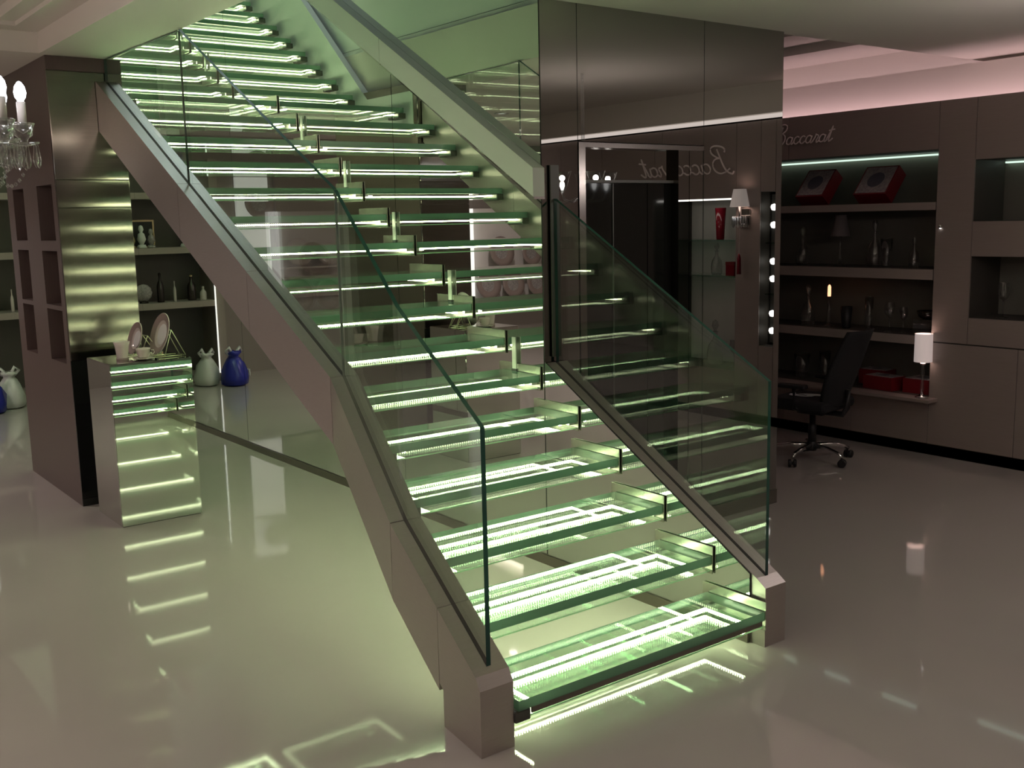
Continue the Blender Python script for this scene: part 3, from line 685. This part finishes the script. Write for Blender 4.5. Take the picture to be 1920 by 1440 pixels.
# ================================================================== RIGHT SIDE THINGS
# ---- script lettering
def arc(cx_, cy_, rx, ry, a0, a1, n=14): return [(cx_ + rx * math.cos(math.radians(a0 + (a1 - a0) * i / n)), cy_ + ry * math.sin(math.radians(a0 + (a1 - a0) * i / n))) for i in range(n + 1)]
LET = {
 'a': ([arc(0.42, 0.5, 0.38, 0.5, 50, 320) + [(0.80, 0.55), (0.82, 0.95)], [(0.82, 0.95), (0.78, 0.3), (0.88, 0.0), (1.05, 0.12), (1.15, 0.3)]], 1.08),
 'c': ([arc(0.45, 0.5, 0.38, 0.5, 45, 320) + [(0.95, 0.3)]], 0.88),
 'r': ([[(0.0, 0.2), (0.25, 0.75), (0.28, 1.15), (0.36, 1.0), (0.62, 0.95), (0.66, 0.75), (0.52, 0.35), (0.55, 0.05), (0.70, 0.02), (0.9, 0.25)]], 0.85),
 't': ([[(0.0, 0.25), (0.35, 1.3), (0.50, 2.0), (0.42, 1.3), (0.30, 0.3), (0.38, 0.02), (0.6, 0.1), (0.85, 0.35)], [(0.10, 1.42), (0.85, 1.55)]], 0.8),
 'B': ([[(0.1, 2.1), (0.0, 2.35), (0.25, 2.65), (0.9, 2.8), (1.35, 2.55), (1.35, 2.0), (0.9, 1.6), (0.65, 1.5)] + arc(0.85, 0.72, 0.62, 0.78, 90, -110) + [(0.3, 0.1), (-0.1, 0.4)], [(0.75, 2.45), (0.62, 1.6), (0.45, 0.7), (0.2, 0.1), (-0.2, -0.15), (-0.45, 0.1)]], 1.75),
}
def smooth_pts(p, n=4):
    out = []
    for i in range(len(p) - 1):
        p0, p1, p2, p3 = p[max(0, i - 1)], p[i], p[i + 1], p[min(len(p) - 1, i + 2)]
        for k in range(n):
            t = k / n
            out.append(tuple(0.5 * ((2 * p1[j]) + (-p0[j] + p2[j]) * t + (2 * p0[j] - 5 * p1[j] + 4 * p2[j] - p3[j]) * t * t + (-p0[j] + 3 * p1[j] - 3 * p2[j] + p3[j]) * t ** 3) for j in (0, 1)))
    return out + [p[-1]]
def script_sign(label, y_start, z_base, xh, adv, r):
    s = thing('script_sign', label, 'sign', (WX - PX, y_start, z_base))
    u = 0.0
    for ch in 'Baccarat':
        st, wd = LET[ch]; paths = []
        for pts in st:
            q = smooth_pts(pts, 3)
            paths.append([(-0.006, -((px + u) * adv + pz * xh * 0.30), pz * xh) for px, pz in q])
        o = tubes('letter', paths, r, 'sign_metal', s, 5)
        u += wd
    return s
script_sign('cream script lettering on the cabinet frieze above the red boxes', 1.60, 2.395, 0.058, 0.068, 0.0056)
script_sign('larger cream script lettering reflected in the lift mirror', -2.12, 2.20, 0.085, 0.118, 0.0085)

# ---- red presentation boxes
def red_box(label, loc, w_, d_, h_, tilt, rz, card=True, group=None):
    """box: w along local y, d depth local x (towards the shop is -x), lid card on top"""
    b = thing('presentation_box', label, 'box', loc, rz, group)
    R = Matrix.Rotation(-tilt, 4, 'Y')
    lift_ = math.sin(tilt) * 0.0
    def add(nm, bx, mat):
        V = [R @ Vector(v) for v in bv(*bx)]
        mz = 0
        return mesh_obj(nm, V, BF, mat, b)
    add('carton', (-d_ / 2, d_ / 2, -w_ / 2, w_ / 2, 0, h_), 'red_box')
    if card:
        add('lid_card', (-d_ / 2 + 0.012, d_ / 2 - 0.012, -w_ / 2 + 0.012, w_ / 2 - 0.012, h_, h_ + 0.004), 'box_card')
        V, F = lathe_geo([(min(w_, d_) * 0.26, h_ + 0.0055), (0.0, h_ + 0.0056)], 24)
        mesh_obj('lid_print', [R @ Vector(v) for v in V], F, 'box_print', b)
    return b
# leaning in the top niche: tilt lifts the back edge; base corner rests on the shelf
def leaning(label, y, w_, d_, h_, tilt, rz=0.0):
    zoff = 1.8955 + (d_ / 2) * math.sin(tilt)
    return red_box(label, (4.02, y, zoff), w_, d_, h_, tilt, rz)
leaning('red presentation box with silver lid leaning at the left of the top niche', 1.27, 0.27, 0.28, 0.115, math.radians(50))
leaning('red presentation box with silver lid leaning at the right of the top niche', 0.70, 0.29, 0.28, 0.115, math.radians(50))
red_box('red box lying at the back of the low niche, left of three', (4.12, 0.76, 0.441), 0.24, 0.16, 0.12, 0, 0.06)
red_box('red box lying in front in the low niche, middle of three', (3.93, 0.57, 0.441), 0.27, 0.17, 0.105, 0, -0.08)
red_box('red box lying next to the lit table lamp, right of three', (4.0, 0.27, 0.441), 0.22, 0.22, 0.11, 0, 0.0)

# ---- lit table lamp
tl = thing('table_lamp', 'lit table lamp with cylindrical cream shade beside the red boxes', 'lamp', (3.75, 0.128, 0.441))
lathe('base', [(0.048, 0), (0.050, 0.008), (0.028, 0.016), (0.014, 0.03), (0.0, 0.03)], 'chrome', tl)
lathe('stem', [(0.010, 0.028), (0.015, 0.07), (0.010, 0.14), (0.016, 0.20), (0.009, 0.24), (0.009, 0.30)], 'glass_crystal', tl, seg=12)
lathe('collar', [(0.02, 0.250), (0.022, 0.258), (0.02, 0.266)], 'chrome', tl)
sd = lathe('shade', [(0.066, 0.274), (0.064, 0.485)], 'lamp_shade', tl, seg=28, caps=False)
point_light('lamp_light', (0, 0, 0.38), 0.7, (1.0, 0.78, 0.66), tl, 0.03)
lathe('bulb', [(0.005, 0.32), (0.02, 0.35), (0.02, 0.38), (0, 0.405)], 'bulb_vanity', tl, seg=10)

# ---- dark unlit lamp, decanters and glasses on the shelves
dl = thing('table_lamp', 'unlit lamp with a dark tapered shade on the second shelf', 'lamp', (3.98, 1.05, 1.401))
lathe('base', [(0.05, 0), (0.05, 0.01), (0.02, 0.02), (0, 0.02)], 'glass_crystal', dl)
lathe('stem', [(0.010, 0.018), (0.014, 0.08), (0.009, 0.16), (0.012, 0.26)], 'glass_crystal', dl, seg=10)
lathe('shade', [(0.078, 0.24), (0.045, 0.41)], 'shade_dark', dl, seg=24, caps=False)
def decanter(label, loc, s=1.0, mat='glass_crystal', nm='decanter'):
    d = thing(nm, label, 'decanter', loc)
    lathe('body', [(0.045 * s, 0), (0.055 * s, 0.01 * s), (0.06 * s, 0.08 * s), (0.05 * s, 0.14 * s), (0.018 * s, 0.19 * s), (0.016 * s, 0.23 * s), (0.024 * s, 0.24 * s)], mat, d, seg=16)
    lathe('stopper', [(0.014 * s, 0.235 * s), (0.012 * s, 0.25 * s), (0.026 * s, 0.28 * s), (0.02 * s, 0.31 * s), (0.0, 0.325 * s)], mat, d, seg=10)
    return d
def goblet(label, loc, s=1.0, mat='glass_crystal', group=None):
    d = thing('wine_glass', label, 'glass', loc, 0, group)
    lathe('foot', [(0.034 * s, 0), (0.034 * s, 0.003 * s), (0.006 * s, 0.01 * s)], mat, d, seg=18)
    lathe('stem', [(0.005 * s, 0.008 * s), (0.004 * s, 0.06 * s), (0.006 * s, 0.10 * s)], mat, d, seg=8)
    lathe('bowl', [(0.006 * s, 0.10 * s), (0.03 * s, 0.125 * s), (0.038 * s, 0.16 * s), (0.033 * s, 0.21 * s)], mat, d, seg=18, caps=False)
    return d
def vase(label, loc, h, r, mat, nm='vase'):
    d = thing(nm, label, 'vase', loc)
    lathe('body', [(r * 0.7, 0), (r * 0.75, 0.01), (r * 0.8, h * 0.3), (r * 1.0, h), (r * 0.93, h), (r * 0.7, h * 0.3), (0, 0.02)], mat, d, seg=20)
    lathe('rim', [(r * 1.0, h), (r * 1.03, h + 0.004), (r * 0.94, h + 0.006)], mat, d, seg=20, caps=False)
    return d
decanter('cut crystal decanter at the left end of the second shelf', (3.95, 1.40, 1.401), 1.0)
decanter('taller crystal decanter right of the dark lamp on the second shelf', (3.97, 0.72, 1.401), 1.15)
vase('clear crystal vase in the middle of the second shelf', (3.95, 0.60, 1.401), 0.22, 0.05, 'glass_crystal')
decanter('low crystal decanter at the right of the second shelf', (3.95, 0.36, 1.401), 0.75)
decanter('crystal decanter at the left end of the third shelf', (3.95, 1.33, 0.901), 1.05)
cd = thing('candle_holder', 'crystal candle holder with a glowing orange light on the third shelf', 'candle', (3.92, 1.10, 0.901))
lathe('base', [(0.04, 0), (0.042, 0.01), (0.02, 0.02)], 'glass_crystal', cd); lathe('stem', [(0.016, 0.02), (0.02, 0.1), (0.014, 0.25)], 'glass_crystal', cd, seg=10)
lathe('candle', [(0.013, 0.25), (0.014, 0.27), (0.013, 0.33), (0.006, 0.345), (0, 0.347)], 'candle_glow', cd, seg=12)
vase('black vase standing right of the glowing candle', (3.92, 0.93, 0.901), 0.17, 0.048, 'black_plastic')
vase('thin clear vase between the black vase and the wine glasses', (3.95, 0.74, 0.901), 0.26, 0.035, 'glass_crystal')
goblet('larger wine glass on the third shelf, left of the pair', (3.90, 0.52, 0.901), 1.1)
goblet('smaller wine glass on the third shelf, right of the pair', (3.90, 0.40, 0.901), 0.95)
bo = thing('bowl', 'black bowl raised on a thin plinth at the right of the third shelf', 'bowl', (3.98, 0.24, 0.901))
box('plinth', -0.06, 0.06, -0.09, 0.09, 0, 0.11, 'glass_crystal', bo)
lathe('bowl_body', [(0.04, 0.11), (0.07, 0.13), (0.085, 0.175), (0.08, 0.175), (0.06, 0.135), (0, 0.125)], 'bottle_dark', bo, seg=20)
vase('cloudy jar at the left of the low niche behind the chair', (4.0, 1.42, 0.441), 0.20, 0.07, 'glass_crystal', 'jar')
vase('second cloudy jar behind the chair back in the low niche', (4.02, 1.20, 0.441), 0.24, 0.05, 'glass_crystal', 'jar')
vase('dim cut glass vase in the upper right wall niche', (4.0, -0.62, 1.751), 0.24, 0.06, 'glass_crystal')
goblet('wine glass in the lower right wall niche', (3.95, -0.36, 1.061), 1.2)
vase('dark round vase in the lower right wall niche', (4.0, -0.62, 1.061), 0.20, 0.08, 'bottle_dark')
sl = thing('spotlight', 'tiny spotlight on the panel right of the shelves', 'light', (WX - PX - 0.008, 0.062, 1.715))
lathe('housing', [(0.010, -0.012), (0.012, 0.012), (0, 0.012)], 'chrome', sl, seg=10); lathe('lens', [(0.007, -0.0122), (0.006, -0.0155), (0, -0.016)], 'bulb_vanity', sl, seg=10)

# ---- office chair
ch = thing('office_chair', 'black mesh back office chair on a chrome five star base', 'chair', (3.03, 0.57, 0), math.atan2(0.985, -0.14))
lathe('hub', [(0.035, 0.075), (0.04, 0.09), (0.035, 0.14), (0.028, 0.15), (0, 0.15)], 'black_plastic', ch)
lathe('gas_lift', [(0.030, 0.13), (0.030, 0.27), (0.022, 0.275), (0.022, 0.37)], 'black_plastic', ch)
for k in range(5):
    a = 2 * PI * k / 5 + 0.35; ca, sa_ = math.cos(a), math.sin(a)
    lg = tube('leg', [(0.03 * ca, 0.03 * sa_, 0.115), (0.16 * ca, 0.16 * sa_, 0.112), (0.26 * ca, 0.26 * sa_, 0.095), (0.30 * ca, 0.30 * sa_, 0.070)], [0.019, 0.017, 0.014, 0.012], 'chrome', ch, 8)
    V, F = lathe_geo([(0.0, -0.030), (0.026, -0.029), (0.030, -0.024), (0.030, -0.010), (0.012, -0.006), (0.012, 0.006), (0.030, 0.010), (0.030, 0.024), (0.026, 0.029), (0.0, 0.030)], 14)
    Rm = Matrix.Translation((0.30 * ca, 0.30 * sa_, 0.030)) @ Matrix.Rotation(a + 0.6, 4, 'Z') @ Matrix.Rotation(PI / 2, 4, 'X')
    V = [Rm @ Vector(q) for q in V]
    mesh_obj('caster', V, F, 'black_plastic', lg)
bbox('mechanism', -0.12, 0.10, -0.07, 0.07, 0.355, 0.41, 'black_plastic', ch, 0.015)
bbox('seat', -0.22, 0.26, -0.24, 0.24, 0.40, 0.485, 'black_fabric', ch, 0.035, 4)
tube('tilt_lever', [(0.0, -0.07, 0.38), (0.0, -0.22, 0.37)], 0.008, 'black_plastic', ch)
V, F = [], []
nu, nv = 10, 14
def backpt(u, v, t):
    w_ = 0.225 - 0.05 * max(0, v - 0.55) / 0.45 - 0.045 * max(0, 0.35 - v) / 0.35
    yy = (u - 0.5) * 2 * w_
    xx = -0.205 - 0.05 * math.sin(v * PI * 0.9) * 0.4 - 0.19 * v ** 1.6 + 0.055 * ((u - 0.5) * 2) ** 2 + t
    return (xx, yy, 0.44 + 0.56 * v)
for t in (0.0, -0.03):
    for j in range(nv + 1):
        for i in range(nu + 1): V.append(backpt(i / nu, j / nv, t))
W1 = nu + 1; N1 = W1 * (nv + 1)
for j in range(nv):
    for i in range(nu):
        a = j * W1 + i; F.append((a, a + 1, a + W1 + 1, a + W1)); F.append((N1 + a, N1 + a + W1, N1 + a + W1 + 1, N1 + a + 1))
for i in range(nu):
    F.append((i, N1 + i, N1 + i + 1, i + 1)); a = nv * W1 + i; F.append((a, a + 1, N1 + a + 1, N1 + a))
for j in range(nv):
    a = j * W1; F.append((a, a + W1, N1 + a + W1, N1 + a)); a += nu; F.append((a, N1 + a, N1 + a + W1, a + W1))
mesh_obj('backrest', V, F, 'black_fabric', ch, smooth=True)
tube('back_bracket', [(-0.08, 0, 0.375), (-0.24, 0, 0.375), (-0.275, 0, 0.43), (-0.275, 0, 0.56)], 0.022, 'black_plastic', ch, 8)
for s in (-1, 1):
    ar = tube('armrest_post', [(0.0, s * 0.20, 0.41), (0.0, s * 0.275, 0.43), (0.0, s * 0.28, 0.58)], 0.016, 'black_plastic', ch, 8)
    bbox('arm_pad', -0.10, 0.13, s * 0.28 - 0.035, s * 0.28 + 0.035, 0.58, 0.61, 'black_plastic', ar, 0.012)
wb = thing('cable', 'pale tangled cable lying on the chair seat', 'cable', (3.03, 0.57, 0.486), math.atan2(0.985, -0.14))
tubes('cord', [[(0.05 + 0.09 * math.cos(t * 0.9) + 0.03 * math.sin(t * 2.3), 0.02 + 0.08 * math.sin(t * 1.1), 0.006 + 0.004 * math.sin(t)) for t in [k * 0.4 for k in range(30)]]], 0.004, 'tag_paper', wb, 5)
lathe('plug', [(0.008, 0.0), (0.009, 0.01), (0.004, 0.02), (0, 0.02)], 'tag_paper', wb, (0.14, 0.02, 0.0), 8)

# ---- things on the stretch of wall that shows in the lift mirror
vs = thing('vanity_light', 'vertical row of six round white bulbs in a narrow wall niche', 'light', (WX + 0.10, -1.70, 0.70))
box('backplate', 0.0, 0.03, -0.05, 0.05, 0.02, 1.30, 'steel_dark', vs)
for z in (0.13, 0.28, 0.58, 0.73, 1.04, 1.19):
    V, F = lathe_geo([(0.0, -0.030), (0.02, -0.024), (0.030, 0.0), (0.024, 0.02), (0.0, 0.030)], 14)
    mesh_obj('bulb', [Vector(v) + Vector((-0.03, 0, z)) for v in V], F, 'bulb_vanity', vs, smooth=True)
box('glass_shelf', -0.06, 0.0, -0.06, 0.06, 0.44, 0.452, 'glass_shelf', vs); box('glass_shelf', -0.06, 0.0, -0.06, 0.06, 0.88, 0.892, 'glass_shelf', vs)
sc_ = thing('sconce', 'crystal wall sconce with a small pleated lit shade', 'lamp', (WX - PX, -1.93, 1.72))
box('backplate', -0.012, 0.0, -0.045, 0.045, 0.0, 0.16, 'chrome', sc_)
V, F = [], []
for q in range(14):
    a = 2 * PI * q / 14; v, f = lathe_geo([(0.001, 0.10), (0.010, 0.09), (0.013, 0.03), (0.001, 0.0)], 6, (-0.09 + 0.055 * math.cos(a), 0.055 * math.sin(a), 0.0)); m_ = len(V); V += v; F += [tuple(i + m_ for i in ff) for ff in f]
mesh_obj('crystal_skirt', V, F, 'glass_crystal', sc_)['kind'] = 'stuff'
tube('arm', [(-0.01, 0, 0.10), (-0.09, 0, 0.10), (-0.09, 0, 0.18)], 0.01, 'chrome', sc_)
lathe('shade', [(0.085, 0.18), (0.055, 0.33)], 'sconce_shade', sc_, (-0.09, 0, 0.0), 20, caps=False)
point_light('sconce_light', (-0.09, 0, 0.25), 0.8, (1.0, 0.8, 0.72), sc_, 0.02)
tube('tassel_cord', [(-0.09, 0, 0.0), (-0.09, 0, -0.22)], 0.003, 'glass_crystal', sc_, 5)
lathe('tassel', [(0.006, -0.22), (0.016, -0.26), (0.02, -0.40), (0.0, -0.40)], 'red_glass', sc_, (-0.09, 0, 0), 12)
for k, z in enumerate((1.28, 1.60)):
    tag(box('glass_shelf', WX + 0.02, WX + 0.38, -2.94, -2.06, z, z + 0.012, 'glass_shelf'), ('lower' if k == 0 else 'upper') + ' glass shelf in the wall niche by the sconce', 'shelf')
vase('dark red flared vase on the upper glass shelf', (4.0, -2.40, 1.6125), 0.28, 0.05, 'red_glass')
decanter('crystal decanter on the lower glass shelf', (4.0, -2.44, 1.2925), 0.9)
rb = thing('presentation_box', 'small dark red box on the lower glass shelf', 'box', (3.98, -2.22, 1.2925))
box('carton', -0.05, 0.05, -0.05, 0.05, 0, 0.09, 'red_glass', rb); box('lid', -0.052, 0.052, -0.052, 0.052, 0.09, 0.12, 'red_box', rb)
decanter('crystal decanter next to the small dark red box', (3.98, -2.09, 1.2925), 0.8)
goblet('wine glass at the bottom of the niche by the sconce', (3.98, -2.20, 0.451), 1.2)
decanter('tall decanter at the bottom of the niche by the sconce', (4.0, -2.45, 0.451), 1.3)
nl = box('niche_light', WX + 0.02, WX + 0.06, -2.93, -2.07, 1.965, 1.978, 'niche_lamp', wr)

# second chandelier, of glass tulips, seen in the lift mirror
gc = thing('chandelier', 'small clear glass tulip chandelier reflected in the lift mirror', 'chandelier', (2.0, -2.0, 1.98))
lathe('stem', [(0.02, -0.06), (0.035, 0.0), (0.015, 0.08), (0.012, 0.93)], 'glass_crystal', gc, seg=10)
for k in range(5):
    a = 2 * PI * k / 5 + 0.4; x, y = 0.27 * math.cos(a), 0.27 * math.sin(a)
    ar = tube('arm', [(0.02 * math.cos(a), 0.02 * math.sin(a), 0.02), (x * 0.5, y * 0.5, -0.03), (x * 0.9, y * 0.9, -0.01), (x, y, 0.04)], 0.008, 'glass_crystal', gc)
    lathe('tulip_shade', [(0.012, 0.04), (0.035, 0.07), (0.045, 0.12), (0.075, 0.20)], 'glass_crystal', ar, (x, y, 0), 16, caps=False)
    lathe('bulb', [(0.008, 0.06), (0.02, 0.09), (0.018, 0.115), (0, 0.13)], 'bulb_vanity', ar, (x, y, 0), 10)
    point_light('bulb_light', (x, y, 0.15), 3.0, (1.0, 0.86, 0.84), ar, 0.02)

# ---- fill lamps added outside the picture for general light, shaped as downlights
def fill_downlight(x, y, z, power, label, colr=(1.0, 0.84, 0.80)):
    d = thing('fill_downlight', label, 'light', (x, y, z), 0, None)
    lathe('ring', [(0.075, 0.0), (0.075, -0.008), (0.058, -0.010), (0.055, 0.0)], 'chrome', d, seg=20, caps=False)
    lathe('lens', [(0.054, -0.002), (0.0, -0.002)], 'strip_white', d, seg=20, caps=False)
    L = bpy.data.lights.new('fill_lamp', 'AREA'); L.shape = 'DISK'; L.size = 0.10; L.energy = power; L.color = colr; L.spread = math.radians(150)
    o = bpy.data.objects.new('fill_lamp', L); COL.objects.link(o); o.parent = d; o.location = (0, 0, -0.012)
fill_downlight(1.6, -3.2, H, 6, 'added ceiling fill lamp nearest the lift front')
fill_downlight(3.0, -5.0, H, 6, 'added ceiling fill lamp in the right front corner')
fill_downlight(-0.7, -5.6, H, 12, 'added ceiling fill lamp behind the foot of the stairs')
fill_downlight(-6.0, -1.5, H, 24, 'added ceiling fill lamp by the left wall')
fill_downlight(-6.0, 1.8, H, 24, 'added ceiling fill lamp further along the left wall')
fill_downlight(-3.2, 4.6, H, 18, 'added ceiling fill lamp past the timber column')
fill_downlight(-4.8, 6.6, H, 18, 'added ceiling fill lamp before the far plate display')

# ---- cool light on the upper floor, at the head of the stairwell
ul = thing('ceiling_light', 'cool white ceiling light at the head of the stairwell', 'light', (-0.6, 4.6, 7.395))
box('housing', -0.30, 0.30, -0.60, 0.60, -0.03, 0.0, 'steel_satin', ul)
box('diffuser', -0.28, 0.28, -0.58, 0.58, -0.036, -0.03, 'strip_white', ul)
L = bpy.data.lights.new('stairwell_lamp', 'AREA'); L.shape = 'RECTANGLE'; L.size = 0.56; L.size_y = 1.16; L.energy = 28; L.color = (0.78, 0.88, 1.0)
o = bpy.data.objects.new('stairwell_lamp', L); COL.objects.link(o); o.parent = ul; o.location = (0, 0, -0.04)
